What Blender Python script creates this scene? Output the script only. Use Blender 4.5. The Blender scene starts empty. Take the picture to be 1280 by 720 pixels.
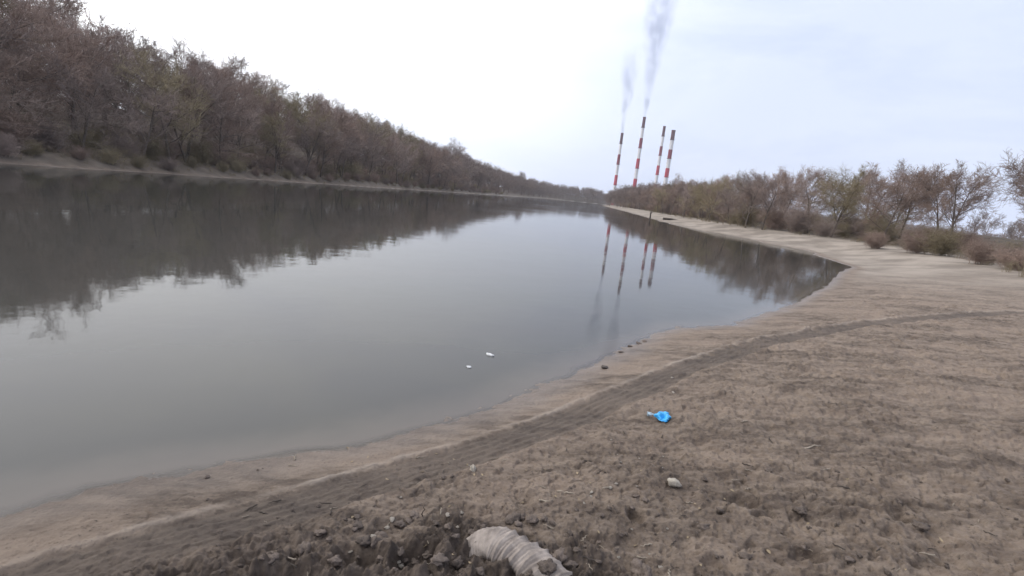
import bpy, math, random
import numpy as np
from mathutils import Vector, Matrix

R = math.radians
scene = bpy.context.scene
COL = scene.collection

# ------------------------------------------------------------------ camera
EYE = Vector((0.0, 0.0, 2.2))
PITCH, ROLL, FPX = R(10.3), R(6.2), 650.0          # focal length in pixels of a 1280 px wide frame
_f = Vector((0, math.cos(PITCH), -math.sin(PITCH)))
_r0 = Vector((1, 0, 0)); _u0 = Vector((0, math.sin(PITCH), math.cos(PITCH)))
_r = _r0 * math.cos(ROLL) + _u0 * math.sin(ROLL)
_u = _u0 * math.cos(ROLL) - _r0 * math.sin(ROLL)
cam_data = bpy.data.cameras.new('camera')
cam_data.sensor_width = 36.0
cam_data.lens = 36.0 * FPX / 1280.0
cam_data.clip_start = 0.05
cam_data.clip_end = 20000
cam = bpy.data.objects.new('camera', cam_data)
COL.objects.link(cam)
m = Matrix.Identity(4)
for i in range(3):
    m[i][0], m[i][1], m[i][2], m[i][3] = _r[i], _u[i], -_f[i], EYE[i]
cam.matrix_world = m
scene.camera = cam

# ------------------------------------------------------------------ sky, sun, exposure
SUN_EL, SUN_AZ = R(42), R(-72)                      # azimuth from +Y towards +X
SUN_DIR = Vector((math.sin(SUN_AZ) * math.cos(SUN_EL), math.cos(SUN_AZ) * math.cos(SUN_EL), math.sin(SUN_EL)))
world = bpy.data.worlds.new('World')
scene.world = world
world.use_nodes = True
wn, wl = world.node_tree.nodes, world.node_tree.links
wn.clear()
w_out = wn.new('ShaderNodeOutputWorld')
w_bg = wn.new('ShaderNodeBackground'); w_bg.inputs['Strength'].default_value = 0.1
w_sky = wn.new('ShaderNodeTexSky'); w_sky.sky_type = 'NISHITA'; w_sky.sun_disc = False
w_sky.sun_elevation = SUN_EL; w_sky.sun_rotation = SUN_AZ
w_tc = wn.new('ShaderNodeTexCoord')
w_map = wn.new('ShaderNodeMapping'); w_map.inputs['Scale'].default_value = (1.0, 1.0, 3.2)
w_noise = wn.new('ShaderNodeTexNoise'); w_noise.inputs['Scale'].default_value = 1.7
w_noise.inputs['Detail'].default_value = 5; w_noise.inputs['Roughness'].default_value = 0.55; w_noise.inputs['Distortion'].default_value = 0.4
w_ramp = wn.new('ShaderNodeValToRGB')
w_ramp.color_ramp.elements[0].position = 0.41; w_ramp.color_ramp.elements[0].color = (6.7, 7.8, 10.8, 1)
w_ramp.color_ramp.elements[1].position = 0.60; w_ramp.color_ramp.elements[1].color = (8.5, 9.4, 11.4, 1)
w_dot = wn.new('ShaderNodeVectorMath'); w_dot.operation = 'DOT_PRODUCT'; w_dot.inputs[1].default_value = SUN_DIR
w_mr = wn.new('ShaderNodeMapRange'); w_mr.interpolation_type = 'SMOOTHSTEP'
w_mr.inputs['From Min'].default_value = 0.04; w_mr.inputs['From Max'].default_value = 0.95
w_mr.inputs['To Min'].default_value = 0.0; w_mr.inputs['To Max'].default_value = 1.0
w_glow = wn.new('ShaderNodeMix'); w_glow.data_type = 'RGBA'; w_glow.blend_type = 'ADD'; w_glow.inputs[7].default_value = (17.5, 16.4, 14.2, 1)
w_mix = wn.new('ShaderNodeMix'); w_mix.data_type = 'RGBA'; w_mix.inputs[0].default_value = 0.9
wl.new(w_tc.outputs['Generated'], w_map.inputs['Vector'])
wl.new(w_map.outputs[0], w_noise.inputs['Vector'])
wl.new(w_noise.outputs['Fac'], w_ramp.inputs['Fac'])
wl.new(w_tc.outputs['Generated'], w_dot.inputs[0])
wl.new(w_dot.outputs['Value'], w_mr.inputs['Value'])
wl.new(w_mr.outputs[0], w_glow.inputs[0])
wl.new(w_ramp.outputs['Color'], w_glow.inputs[6])
wl.new(w_sky.outputs[0], w_mix.inputs[6])
wl.new(w_glow.outputs[2], w_mix.inputs[7])
wl.new(w_mix.outputs[2], w_bg.inputs['Color'])
wl.new(w_bg.outputs[0], w_out.inputs['Surface'])

sun_data = bpy.data.lights.new('sun', 'SUN')
sun_data.energy = 0.7; sun_data.angle = R(18); sun_data.color = (1.0, 0.95, 0.88)
sun = bpy.data.objects.new('sun', sun_data); COL.objects.link(sun)
sun.rotation_euler = (-SUN_DIR).to_track_quat('-Z', 'Y').to_euler()
scene.view_settings.view_transform = 'Standard'
scene.view_settings.look = 'None'
scene.view_settings.exposure = 0.0
scene.view_settings.gamma = 1.0
scene.view_settings.use_curve_mapping = False
scene.cycles.max_bounces = 8
scene.cycles.transparent_max_bounces = 12
scene.cycles.volume_bounces = 3

# ------------------------------------------------------------------ helpers
rng = np.random.default_rng(7)
random.seed(11)

def ray(px, py):
    d = _f + _r * ((px - 640.0) / FPX) + _u * ((360.0 - py) / FPX)
    return d

def at(px, py, z=0.0):
    d = ray(px, py)
    t = (z - EYE.z) / d.z
    return Vector((EYE.x + d.x * t, EYE.y + d.y * t, z))

def toward(px, py, depth):
    """ground-plan point whose line of sight passes pixel px,py at that forward distance"""
    d = ray(px, py)
    return Vector((d.x / d.y * depth, depth, 0.0))

def _hash(ix, iy, seed):
    h = (ix.astype(np.int64) * 374761393 + iy.astype(np.int64) * 668265263 + seed * 2147483647) & 0xFFFFFFFF
    h = ((h ^ (h >> 13)) * 1274126177) & 0xFFFFFFFF
    h = (h ^ (h >> 16)) & 0xFFFFFFFF
    return h

def noise2(x, y, seed=0):
    ix = np.floor(x); iy = np.floor(y)
    fx = x - ix; fy = y - iy
    ux = fx * fx * fx * (fx * (fx * 6 - 15) + 10); uy = fy * fy * fy * (fy * (fy * 6 - 15) + 10)
    def g(dx, dy):
        a = _hash(ix + dx, iy + dy, seed) * (2 * math.pi / 4294967296.0)
        return np.cos(a) * (fx - dx) + np.sin(a) * (fy - dy)
    a = g(0, 0); b = g(1, 0); c = g(0, 1); d = g(1, 1)
    return (a + (b - a) * ux + (c - a) * uy + (a - b - c + d) * ux * uy) * 1.4

def fbm(x, y, octv=4, seed=0, gain=0.5):
    s = 0; amp = 1.0
    for o in range(octv):
        s = s + amp * noise2(x * 2 ** o + 17.3 * o, y * 2 ** o - 9.1 * o, seed + o)
        amp *= gain
    return s

def sstep(a, b, x):
    t = np.clip((x - a) / (b - a), 0, 1)
    return t * t * (3 - 2 * t)

def polydist(x, y, pts, closed=False):
    """distance, signed side (+ left of travel) and arc length along a polyline"""
    P = np.asarray(pts, float)
    Q = np.roll(P, -1, 0) if closed else P[1:]
    A = P if closed else P[:-1]
    best = np.full(x.shape, 1e18); side = np.zeros(x.shape); arc = np.zeros(x.shape)
    L = 0.0
    for (ax, ay), (bx, by) in zip(A, Q):
        dx, dy = bx - ax, by - ay
        l2 = dx * dx + dy * dy
        t = np.clip(((x - ax) * dx + (y - ay) * dy) / l2, 0, 1)
        ex = x - ax - t * dx; ey = y - ay - t * dy
        d2 = ex * ex + ey * ey
        k = d2 < best
        best = np.where(k, d2, best)
        side = np.where(k, np.sign(dx * ey - dy * ex), side)
        arc = np.where(k, L + t * math.sqrt(l2), arc)
        L += math.sqrt(l2)
    return np.sqrt(best), side, arc

def inside(x, y, pts):
    P = np.asarray(pts, float); c = np.zeros(x.shape, bool)
    n = len(P); j = n - 1
    for i in range(n):
        xi, yi = P[i]; xj, yj = P[j]
        if yi != yj:
            c ^= ((yi > y) != (yj > y)) & (x < (xj - xi) * (y - yi) / (yj - yi) + xi)
        j = i
    return c

def tag(o, label=None, cat=None, group=None, kind=None):
    if label: o['label'] = label
    if cat: o['category'] = cat
    if group: o['group'] = group
    if kind: o['kind'] = kind
    return o

def mesh_np(name, V, F, mats=(), mat_idx=None, smooth=False):
    """V (n,3) floats; F list of index tuples or an (n,k) array"""
    me = bpy.data.meshes.new(name)
    V = np.asarray(V, np.float32)
    me.vertices.add(len(V)); me.vertices.foreach_set('co', V.ravel())
    if isinstance(F, np.ndarray):
        k = F.shape[1]; n = len(F)
        me.loops.add(n * k); me.loops.foreach_set('vertex_index', F.astype(np.int32).ravel())
        me.polygons.add(n)
        me.polygons.foreach_set('loop_start', np.arange(0, n * k, k, dtype=np.int32))
    else:
        tot = [len(f) for f in F]
        me.loops.add(sum(tot)); me.loops.foreach_set('vertex_index', np.array([i for f in F for i in f], np.int32))
        me.polygons.add(len(F))
        me.polygons.foreach_set('loop_start', np.concatenate([[0], np.cumsum(tot)[:-1]]).astype(np.int32))
    for mt in mats: me.materials.append(mt)
    if mat_idx is not None: me.polygons.foreach_set('material_index', np.asarray(mat_idx, np.int32))
    me.polygons.foreach_set('use_smooth', np.full(len(me.polygons), bool(smooth)))
    me.update(calc_edges=True); me.validate()
    return me

def link(name, me, parent=None, loc=None, rot=None, scale=None):
    o = bpy.data.objects.new(name, me); COL.objects.link(o)
    if parent: o.parent = parent
    if loc is not None: o.location = loc
    if rot is not None: o.rotation_euler = rot
    if scale is not None: o.scale = scale if hasattr(scale, '__len__') else (scale,) * 3
    return o

def empty(name, loc=(0, 0, 0), rotz=0):
    o = bpy.data.objects.new(name, None); COL.objects.link(o)
    o.location = loc; o.rotation_euler = (0, 0, rotz); o.empty_display_size = 0.1
    return o

def segs_mesh(P0, P1, R0, R1, sides=3):
    """many tapered tubes: one frustum per segment"""
    P0 = np.asarray(P0, float); P1 = np.asarray(P1, float); R0 = np.asarray(R0)[:, None]; R1 = np.asarray(R1)[:, None]
    d = P1 - P0; d /= np.linalg.norm(d, axis=1, keepdims=True) + 1e-9
    ref = np.where(np.abs(d[:, 2:3]) < 0.9, np.array([[0, 0, 1.0]]), np.array([[1.0, 0, 0]]))
    a = np.cross(d, ref); a /= np.linalg.norm(a, axis=1, keepdims=True) + 1e-9
    b = np.cross(d, a)
    n = len(P0); V = np.zeros((n, 2 * sides, 3))
    for k in range(sides):
        c, s = math.cos(2 * math.pi * k / sides), math.sin(2 * math.pi * k / sides)
        V[:, k] = P0 + (a * c + b * s) * R0
        V[:, sides + k] = P1 + (a * c + b * s) * R1
    F = []
    base = (np.arange(n) * 2 * sides)[:, None]
    for k in range(sides):
        k2 = (k + 1) % sides
        F.append(base + np.array([[k, k2, sides + k2, sides + k]]))
    return V.reshape(-1, 3), np.concatenate(F).astype(np.int32)

def tube(path, radii, sides=10, cap=True):
    path = [Vector(p) for p in path]; V = []; F = []
    n = len(path); prev = None
    for i, p in enumerate(path):
        t = (path[min(i + 1, n - 1)] - path[max(i - 1, 0)]).normalized()
        if prev is None:
            prev = t.orthogonal().normalized()
        a = (prev - t * prev.dot(t)).normalized(); b = t.cross(a); prev = a
        for k in range(sides):
            an = 2 * math.pi * k / sides
            V.append(p + (a * math.cos(an) + b * math.sin(an)) * radii[i])
    for i in range(n - 1):
        for k in range(sides):
            k2 = (k + 1) % sides
            F.append((i * sides + k, i * sides + k2, (i + 1) * sides + k2, (i + 1) * sides + k))
    if cap:
        F.append(tuple(reversed(range(sides)))); F.append(tuple((n - 1) * sides + k for k in range(sides)))
    return V, F

# ------------------------------------------------------------------ materials
def mat(name):
    mt = bpy.data.materials.new(name); mt.use_nodes = True
    nt = mt.node_tree
    return mt, nt.nodes, nt.links, nt.nodes['Principled BSDF']

def simple(name, c1, c2, scale=8.0, rough=0.8, bump=0.0, detail=6, coord='Object', vary=0.0, spec=0.3):
    mt, n, l, p = mat(name)
    tc = n.new('ShaderNodeTexCoord'); nz = n.new('ShaderNodeTexNoise')
    nz.inputs['Scale'].default_value = scale; nz.inputs['Detail'].default_value = detail; nz.inputs['Roughness'].default_value = 0.6
    rp = n.new('ShaderNodeValToRGB')
    rp.color_ramp.elements[0].position = 0.3; rp.color_ramp.elements[0].color = (*c1, 1)
    rp.color_ramp.elements[1].position = 0.7; rp.color_ramp.elements[1].color = (*c2, 1)
    l.new(tc.outputs[coord], nz.inputs['Vector']); l.new(nz.outputs['Fac'], rp.inputs['Fac'])
    src = rp.outputs['Color']
    if vary:
        oi = n.new('ShaderNodeObjectInfo'); hs = n.new('ShaderNodeHueSaturation')
        mr = n.new('ShaderNodeMapRange'); mr.inputs['To Min'].default_value = 1 - vary; mr.inputs['To Max'].default_value = 1 + vary
        l.new(oi.outputs['Random'], mr.inputs['Value']); l.new(mr.outputs[0], hs.inputs['Value']); l.new(src, hs.inputs['Color'])
        src = hs.outputs['Color']
    l.new(src, p.inputs['Base Color'])
    p.inputs['Roughness'].default_value = rough
    p.inputs['Specular IOR Level'].default_value = spec
    if bump:
        bp = n.new('ShaderNodeBump'); bp.inputs['Strength'].default_value = 1.0; bp.inputs['Distance'].default_value = bump
        l.new(nz.outputs['Fac'], bp.inputs['Height']); l.new(bp.outputs[0], p.inputs['Normal'])
    return mt

# ------------------------------------------------------------------ river outline (plan)
shore_px = [(842, 410), (822, 415), (800, 430), (760, 447), (720, 463), (680, 482), (640, 503), (590, 518), (530, 533), (480, 548), (438, 560)]
shore = [tuple(at(px, py, 0.0).xy) for px, py in shore_px]
left_bank = [(-51 + 0.123 * y, y) for y in (-400, -100, 0, 60, 120, 200, 300, 400)] + [(9, 500), (26, 590), (58, 690), (150, 775), (330, 820), (700, 840)]
_rb = [(757, 259, 345), (764, 260.5, 290), (777, 264, 210), (790, 267.5, 160), (806, 271.5, 124), (824, 277, 98), (842, 282, 80)]
right_bank = [(700, 680), (330, 650), (180, 610), (100, 560), (75, 490), (63, 415)] + [tuple(toward(*q).xy) for q in _rb] + [(25.5, 62), (25.0, 46), (20, 32), (13, 21), (7.4, 13.8), (4.6, 10.6)]
left_near = [(-2.6, 3.1), (-4.4, 1.4), (-7.5, -2), (-14, -12), (-28, -60), (-34, -150), (-40, -400)]
RIVER = left_bank + right_bank + shore + left_near

rut_mid = [((442, 600)), (500, 585), (560, 570), (620, 554), (680, 534), (740, 508), (790, 483), (842, 461)]
rut = [tuple(at(px, py, 0.2).xy) for px, py in rut_mid]
_d0 = np.array(rut[0]) - np.array(rut[2])
rut = [tuple(np.array(rut[0]) + _d0 * 5 + np.array([0, -.6])), tuple(np.array(rut[0]) + _d0 * 2)] + rut
_a, _b = np.array(rut[-2]), np.array(rut[-1])
rut += [tuple(_b + (_b - _a) * 1.5 + np.array([.2, 0])), tuple(_b + (_b - _a) * 5 + np.array([1.2, 0])), tuple(_b + (_b - _a) * 9 + np.array([4.5, 0])), tuple(_b + (_b - _a) * 13 + np.array([10.5, 0]))]
def smooth(pts, n=60):
    P = np.array(pts); t = np.concatenate([[0], np.cumsum(np.hypot(*np.diff(P, axis=0).T))]); T = np.linspace(0, t[-1], n)
    q = np.stack([np.interp(T, t, P[:, k]) for k in (0, 1)], 1)
    for _ in range(12):
        q[1:-1] = .25 * q[:-2] + .5 * q[1:-1] + .25 * q[2:]
    return [tuple(v) for v in q]
_ra, _rb2 = np.array(rut[3]), np.array(rut[7])
rut = smooth(rut)
RUT_DIR = math.atan2(_rb2[1] - _ra[1], _rb2[0] - _ra[0])

# hollows trodden into the mud: pixel, half sizes (m), depth, steepness
HOLLOWS = [(522, 668, 0.125, 0.125, 0.13, 3.0), (488, 676, 0.10, 0.08, 0.06, 2.0), (452, 672, 0.13, 0.12, 0.10, 2.5), (797, 630, 0.055, 0.075, 0.07, 3.0),
           (655, 655, 0.13, 0.035, 0.04, 2.0), (800, 716, 0.09, 0.04, 0.06, 3.0), (560, 716, 0.07, 0.05, 0.10, 4.0), (593, 712, 0.015, 0.06, 0.09, 4.0),
           (660, 650, 0.05, 0.04, 0.05, 2.0), (715, 694, 0.07, 0.04, 0.03, 2.0), (450, 705, 0.10, 0.06, 0.08, 3.0), (440, 655, 0.07, 0.05, 0.04, 2.0),
           (770, 600, 0.20, 0.12, 0.03, 1.5), (735, 652, 0.16, 0.10, 0.03, 1.5), (690, 712, 0.06, 0.04, 0.06, 3.0),
           (360, 690, 0.15, 0.1, 0.08, 2.5), (930, 620, 0.12, 0.09, 0.06, 2.5), (1010, 690, 0.10, 0.07, 0.06, 2.5), (900, 700, 0.12, 0.07, 0.05, 2.0), (1120, 640, 0.1, 0.1, 0.05, 2.0)]
_fp = [(905, 470), (930, 485), (965, 500), (985, 523), (1030, 540), (1050, 570), (1110, 590), (1130, 628), (700, 588), (722, 570), (760, 560)]
HOLLOWS += [(px, py, 0.10 if i % 2 else 0.085, 0.05, 0.022, 1.8) for i, (px, py) in enumerate(_fp)]
HOLLOWS = [(*at(px, py, 0.36).xy, a, b, dep, st) for px, py, a, b, dep, st in HOLLOWS]

def terrain(x, y, detail=True, extra=False):
    x = np.asarray(x, float); y = np.asarray(y, float)
    sh = x.shape; x = x.ravel(); y = y.ravel()
    r = np.hypot(x, y)
    d, _, _ = polydist(x, y, RIVER, closed=True)
    d = np.where(inside(x, y, RIVER), -d, d)
    wob = (fbm(x * 0.9, y * 0.9, 3, 5) * 0.10 + fbm(x * 4, y * 4, 3, 8) * 0.045) * sstep(40, 5, r) + fbm(x * 0.12, y * 0.12, 3, 6) * 1.0 * sstep(8, 60, r)
    d = d + wob
    dl = np.maximum(d, 0)
    isL = np.maximum(sstep(-6, -30, x - (-51 + 0.123 * y) - 20), sstep(640, 700, y + 0 * x) * 1.0)
    far = sstep(14, 40, y + np.maximum(x - 10, 0) * 0.6)
    hB = 0.55 * (1 - np.exp(-dl / 3.0)) + 0.9 * sstep(9, 30, dl)
    hR = 1.1 * sstep(0, 9, dl) + 1.9 * sstep(8, 30, dl)
    hL = 1.5 * sstep(0, 3.2, dl) + (10.0 * sstep(3, 58, dl) + 8 * sstep(56, 200, dl)) * (1 - 0.55 * sstep(330, 700, y))
    h = hB * (1 - far) + hR * far
    h = h * (1 - isL) + hL * isL
    h = h + fbm(x * 0.05, y * 0.05, 3, 21) * 0.9 * sstep(8, 40, dl) * sstep(25, 80, r)
    dw = np.maximum(-d, 0)
    bed = -np.minimum(0.05 * dw + 0.10 * np.maximum(dw - 0.9, 0), 2.5)
    land = d > 0
    h = np.where(land, h, bed)
    dry = np.zeros_like(x); rutm = np.zeros_like(x); churn = np.zeros_like(x)
    if detail:
        k = np.where((r < 45))[0]
        X, Y = x[k], y[k]; rr = r[k]; D = d[k]
        fade = sstep(45, 14, rr)
        up = sstep(0.2, 1.7, D)                      # smooth close to the water
        ca, sa = math.cos(RUT_DIR), math.sin(RUT_DIR)
        u = X * ca + Y * sa; v = -X * sa + Y * ca
        n1 = fbm(u * 0.9, v * 2.0, 4, 31)
        n2 = fbm(u * 5, v * 8, 4, 33)
        n3 = fbm(X * 24, Y * 24, 3, 36)
        pk0 = fbm(X * 0.8, Y * 0.8, 2, 40)
        n4 = np.abs(fbm(u * 2.6 + 7, v * 4.2, 4, 38))
        add = (n1 * 0.034 + n2 * 0.020 * (0.4 + sstep(-.2, .5, n1)) + n3 * 0.0075 + 0.012 * sstep(.1, .5, fbm(X * 13 + 2, Y * 13, 3, 37)) - 0.014 * sstep(.25, .55, fbm(u * 10, v * 16, 3, 39)) - 0.020 * sstep(0.12, 0.0, n4) * sstep(.1, .7, n2 + n1 + pk0)) * (0.25 + 0.75 * up)
        # scattered trodden dimples
        pk = fbm(X * 3.1 + 4, Y * 3.1, 2, 41)
        add -= 0.03 * sstep(0.38, 0.75, pk + .3 * pk0) * up
        pk2 = fbm(X * 7.3 + 4, Y * 7.3, 2, 43)
        add -= 0.02 * sstep(0.42, 0.7, pk2 + .35 * pk0) * up * sstep(1.1, 2.0, D)
        add += 0.014 * sstep(0.45, 0.75, -pk2) * up * sstep(1.1, 2.0, D)
        # churned mud round the camera's foot
        ch = (sstep(3.0, 2.7, rr + 0.30 * fbm(X * 1.7, Y * 1.7, 2, 51) + 0.45 * np.maximum(X + .1, 0)) + 0.22 * sstep(3.3, 2.6, rr + .3 * pk0)) * up
        rid = np.abs(fbm(X * 5.5, Y * 5.5, 4, 53))
        clod = np.maximum(fbm(X * 11, Y * 11, 3, 55), -0.1)
        fine = fbm(X * 30, Y * 30, 3, 57); step = fbm(X * 8 + 3, Y * 8, 3, 59)
        add += ch * (0.050 * (0.25 - rid) + 0.045 * clod + 0.013 * fine + 0.020 * (sstep(0.0, 0.12, step) - .5))
        churn[k] = np.clip(ch, 0, 1)
        # tyre track
        dd, sd, arc = polydist(X, Y, rut)
        s = dd * sd + 0.012 * noise2(arc * 1.1, arc * 0 + 3, 61)
        s = s + 0.013 * fbm(X * 4.5, Y * 4.5, 3, 67)
        inr = sstep(0.24, 0.17, np.abs(s)) * (0.88 + 0.12 * noise2(arc * 1.7, s * 2, 68))
        groove = 0.006 * np.cos(s * 2 * math.pi / 0.085) + 0.005 * noise2(arc * 3, s * 40, 62) + 0.006 * noise2(arc * 2.0, s * 5, 65)
        cross = 0.003 * sstep(0.0, 0.5, np.sin(arc * 2 * math.pi / 0.07 + s * 12))
        prof = -0.026 * inr + inr * (groove - cross * 0.6)
        brk = noise2(arc * 5.5, s * 9, 66)
        gap = sstep(-.35, .25, noise2(arc * 1.3, arc * 0 + 9, 69) + .5 * brk)
        ridge = (.5 + .5 * gap) * np.exp(-((s - 0.255 - .02 * brk) / 0.03) ** 2) * (0.008 + 0.008 * brk + 0.010 * noise2(arc * 2.2, s * 6, 63))
        ridge2 = np.exp(-((s + 0.27) / 0.06) ** 2) * 0.014 * (1 + noise2(arc * 3, s * 5, 64))
        add = add * (1 - 0.35 * inr) + prof + ridge + ridge2
        dry[k] = np.clip(np.exp(-((s - 0.265) / 0.035) ** 2) * (0.65 + 0.6 * noise2(arc * 2.2, s * 6, 63)) * (.5 + .5 * gap), 0, 1)
        rutm[k] = inr
        for hx, hy, a, b, dep, st in HOLLOWS:
            ex = X - hx; ey = Y - hy
            q = np.sqrt((ex / a) ** 2 + (ey / b) ** 2) + 0.25 * fbm(X * 9 + hx, Y * 9, 2, 71)
            add -= dep * sstep(1.12, 1.12 - 1.0 / st * 1.6, q)
            add += 0.18 * dep * np.exp(-((q - 1.3) / 0.22) ** 2)
        h[k] += add * fade * sstep(-0.6, 0.15, D)
    if extra:
        return h.reshape(sh), d.reshape(sh), isL.reshape(sh), far.reshape(sh), dry.reshape(sh), rutm.reshape(sh), churn.reshape(sh)
    return h.reshape(sh)

def ground_z(x, y):
    a = math.atan2(x, y)
    if a < az[0]: a += 2 * math.pi
    i = min(max(int(np.searchsorted(rad, math.hypot(x, y))) - 1, 0), len(rad) - 2); j = min(max(int(np.searchsorted(az, a)) - 1, 0), len(az) - 2)
    f = (math.hypot(x, y) - rad[i]) / (rad[i + 1] - rad[i]); g = (a - az[j]) / (az[j + 1] - az[j])
    return float((GZ[i, j] * (1 - f) + GZ[i + 1, j] * f) * (1 - g) + (GZ[i, j + 1] * (1 - f) + GZ[i + 1, j + 1] * f) * g)

def on_ground(px, py):
    """walk a line of sight down to the terrain"""
    z = 0.3
    for _ in range(12):
        p = at(px, py, z)
        z = 0.5 * z + 0.5 * ground_z(p.x, p.y)
    p = at(px, py, z); p.z = ground_z(p.x, p.y)
    return p

# ------------------------------------------------------------------ ground: one sheet to the horizon
az = np.concatenate([np.arange(-54, 54, 0.105), np.arange(54, 306, 3.0)]) * math.pi / 180
rad = np.concatenate([[0.25], np.geomspace(0.7, 1.6, 130), np.geomspace(1.6, 5.0, 520)[1:], np.geomspace(5.0, 26.5, 470)[1:]])
rad = np.concatenate([rad, rad[-1] * 1.025 ** np.arange(1, 205)])
AZ, RD = np.meshgrid(az, rad)
GX, GY = RD * np.sin(AZ), RD * np.cos(AZ)
GZ, GD, GL, GF, GDRY, GRUT, GCH = terrain(GX, GY, True, True)
nr, na = GX.shape
V = np.stack([GX, GY, GZ], -1).reshape(-1, 3)
idx = np.arange(nr * na).reshape(nr, na)
nxt = np.roll(idx, -1, 1)
F = np.stack([idx[:-1], idx[1:], nxt[1:], nxt[:-1]], -1).reshape(-1, 4)
F = F[:, ::-1]
g_me = mesh_np('ground', V, F, smooth=True)
for nm, arr in (('shore', GD), ('bank', GL), ('far', GF), ('dry', GDRY), ('rut', GRUT), ('churn', GCH)):
    at_ = g_me.attributes.new(nm, 'FLOAT', 'POINT'); at_.data.foreach_set('value', arr.astype(np.float32).ravel())

def ground_material():
    mt, n, l, p = mat('river_mud')
    def attr(nm):
        a = n.new('ShaderNodeAttribute'); a.attribute_name = nm; return a.outputs['Fac']
    def noise(scale, det=5, vec=None, rough=0.6):
        z = n.new('ShaderNodeTexNoise'); z.inputs['Scale'].default_value = scale; z.inputs['Detail'].default_value = det
        z.inputs['Roughness'].default_value = rough
        l.new(vec if vec else tc.outputs['Object'], z.inputs['Vector']); return z.outputs['Fac']
    def ramp(f, a, b, lo=0.0, hi=1.0):
        m_ = n.new('ShaderNodeMapRange'); m_.interpolation_type = 'SMOOTHSTEP'
        m_.inputs['From Min'].default_value = a; m_.inputs['From Max'].default_value = b
        m_.inputs['To Min'].default_value = lo; m_.inputs['To Max'].default_value = hi
        l.new(f, m_.inputs['Value']); return m_.outputs[0]
    def mix(fac, a, b, mode='MIX'):
        x = n.new('ShaderNodeMix'); x.data_type = 'RGBA'; x.blend_type = mode
        for s, i in ((fac, 0), (a, 6), (b, 7)):
            if hasattr(s, 'links'): l.new(s, x.inputs[i])
            else: x.inputs[i].default_value = s if i == 0 else (*s, 1)
        return x.outputs[2]
    def mul(a, b):
        x = n.new('ShaderNodeMath'); x.operation = 'MULTIPLY'
        for s, i in ((a, 0), (b, 1)):
            if hasattr(s, 'links'): l.new(s, x.inputs[i])
            else: x.inputs[i].default_value = s
        return x.outputs[0]
    tc = n.new('ShaderNodeTexCoord')
    mp = n.new('ShaderNodeMapping'); mp.inputs['Rotation'].default_value = (0, 0, -RUT_DIR); mp.inputs['Scale'].default_value = (0.45, 1.3, 1)
    l.new(tc.outputs['Object'], mp.inputs['Vector'])
    big = noise(1.1, 10, mp.outputs[0], .72); mid = noise(5.5, 10, mp.outputs[0], .72); fine = noise(38, 8, None, 0.75); grit = noise(130, 5, None, .7)
    c = mix(ramp(big, .40, .60), (0.090, 0.067, 0.052), (0.210, 0.160, 0.124))
    c = mix(ramp(mid, .38, .66, 0, .75), c, (0.270, 0.212, 0.164))
    c = mix(ramp(fine, .56, .66, 0, .85), c, (0.052, 0.040, 0.034))
    c = mix(ramp(fine, .42, .32, 0, .6), c, (0.275, 0.232, 0.195))
    c = mix(ramp(grit, .62, .70, 0, .6), c, (0.30, 0.255, 0.215))
    # the track: compacted darker grey mud, and the dry sand thrown up along it
    c = mix(mul(attr('rut'), 0.72), c, (0.080, 0.064, 0.054))
    c = mix(mul(attr('dry'), 0.85), c, (0.33, 0.28, 0.235))
    c = mix(mul(attr('churn'), 0.75), c, mix(ramp(mid, .35, .65), (0.046, 0.035, 0.029), (0.115, 0.089, 0.073)))
    # wet margin by the water line
    sh = attr('shore')
    wet = ramp(sh, 0.55, 0.0)
    c = mix(mul(wet, 0.55), c, (0.155, 0.126, 0.106))
    # pale sand on the far right bank
    sand = mix(ramp(noise(0.35, 5), .35, .65), (0.18, 0.15, 0.122), (0.31, 0.265, 0.22))
    sandm = mul(attr('far'), ramp(sh, 0.3, 1.2))
    c = mix(sandm, c, sand)
    # leaf litter under the woods
    lit = mix(ramp(noise(0.8, 6), .3, .7), (0.055, 0.042, 0.031), (0.115, 0.088, 0.062))
    c = mix(mul(attr('far'), ramp(sh, 7.0, 12.0)), c, lit)
    lf = n.new('ShaderNodeMath'); lf.operation = 'MULTIPLY'; lf.inputs[1].default_value = 1
    c = mix(mul(attr('bank'), ramp(sh, 0.25, 1.0)), c, lit)
    l.new(c, p.inputs['Base Color'])
    rg = n.new('ShaderNodeMapRange'); rg.inputs['To Min'].default_value = 0.88; rg.inputs['To Max'].default_value = 0.38
    l.new(wet, rg.inputs['Value']); l.new(rg.outputs[0], p.inputs['Roughness'])
    p.inputs['Specular IOR Level'].default_value = 0.3
    ad = n.new('ShaderNodeMath'); ad.operation = 'ADD'
    l.new(mul(fine, 1.0), ad.inputs[0]); l.new(mul(grit, 0.4), ad.inputs[1])
    bp = n.new('ShaderNodeBump'); bp.inputs['Strength'].default_value = 1.0; bp.inputs['Distance'].default_value = 0.018
    l.new(ad.outputs[0], bp.inputs['Height']); l.new(bp.outputs[0], p.inputs['Normal'])
    return mt
M_mud = ground_material()
g_me.materials.append(M_mud)
ground = tag(link('ground', g_me), kind='structure')

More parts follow.
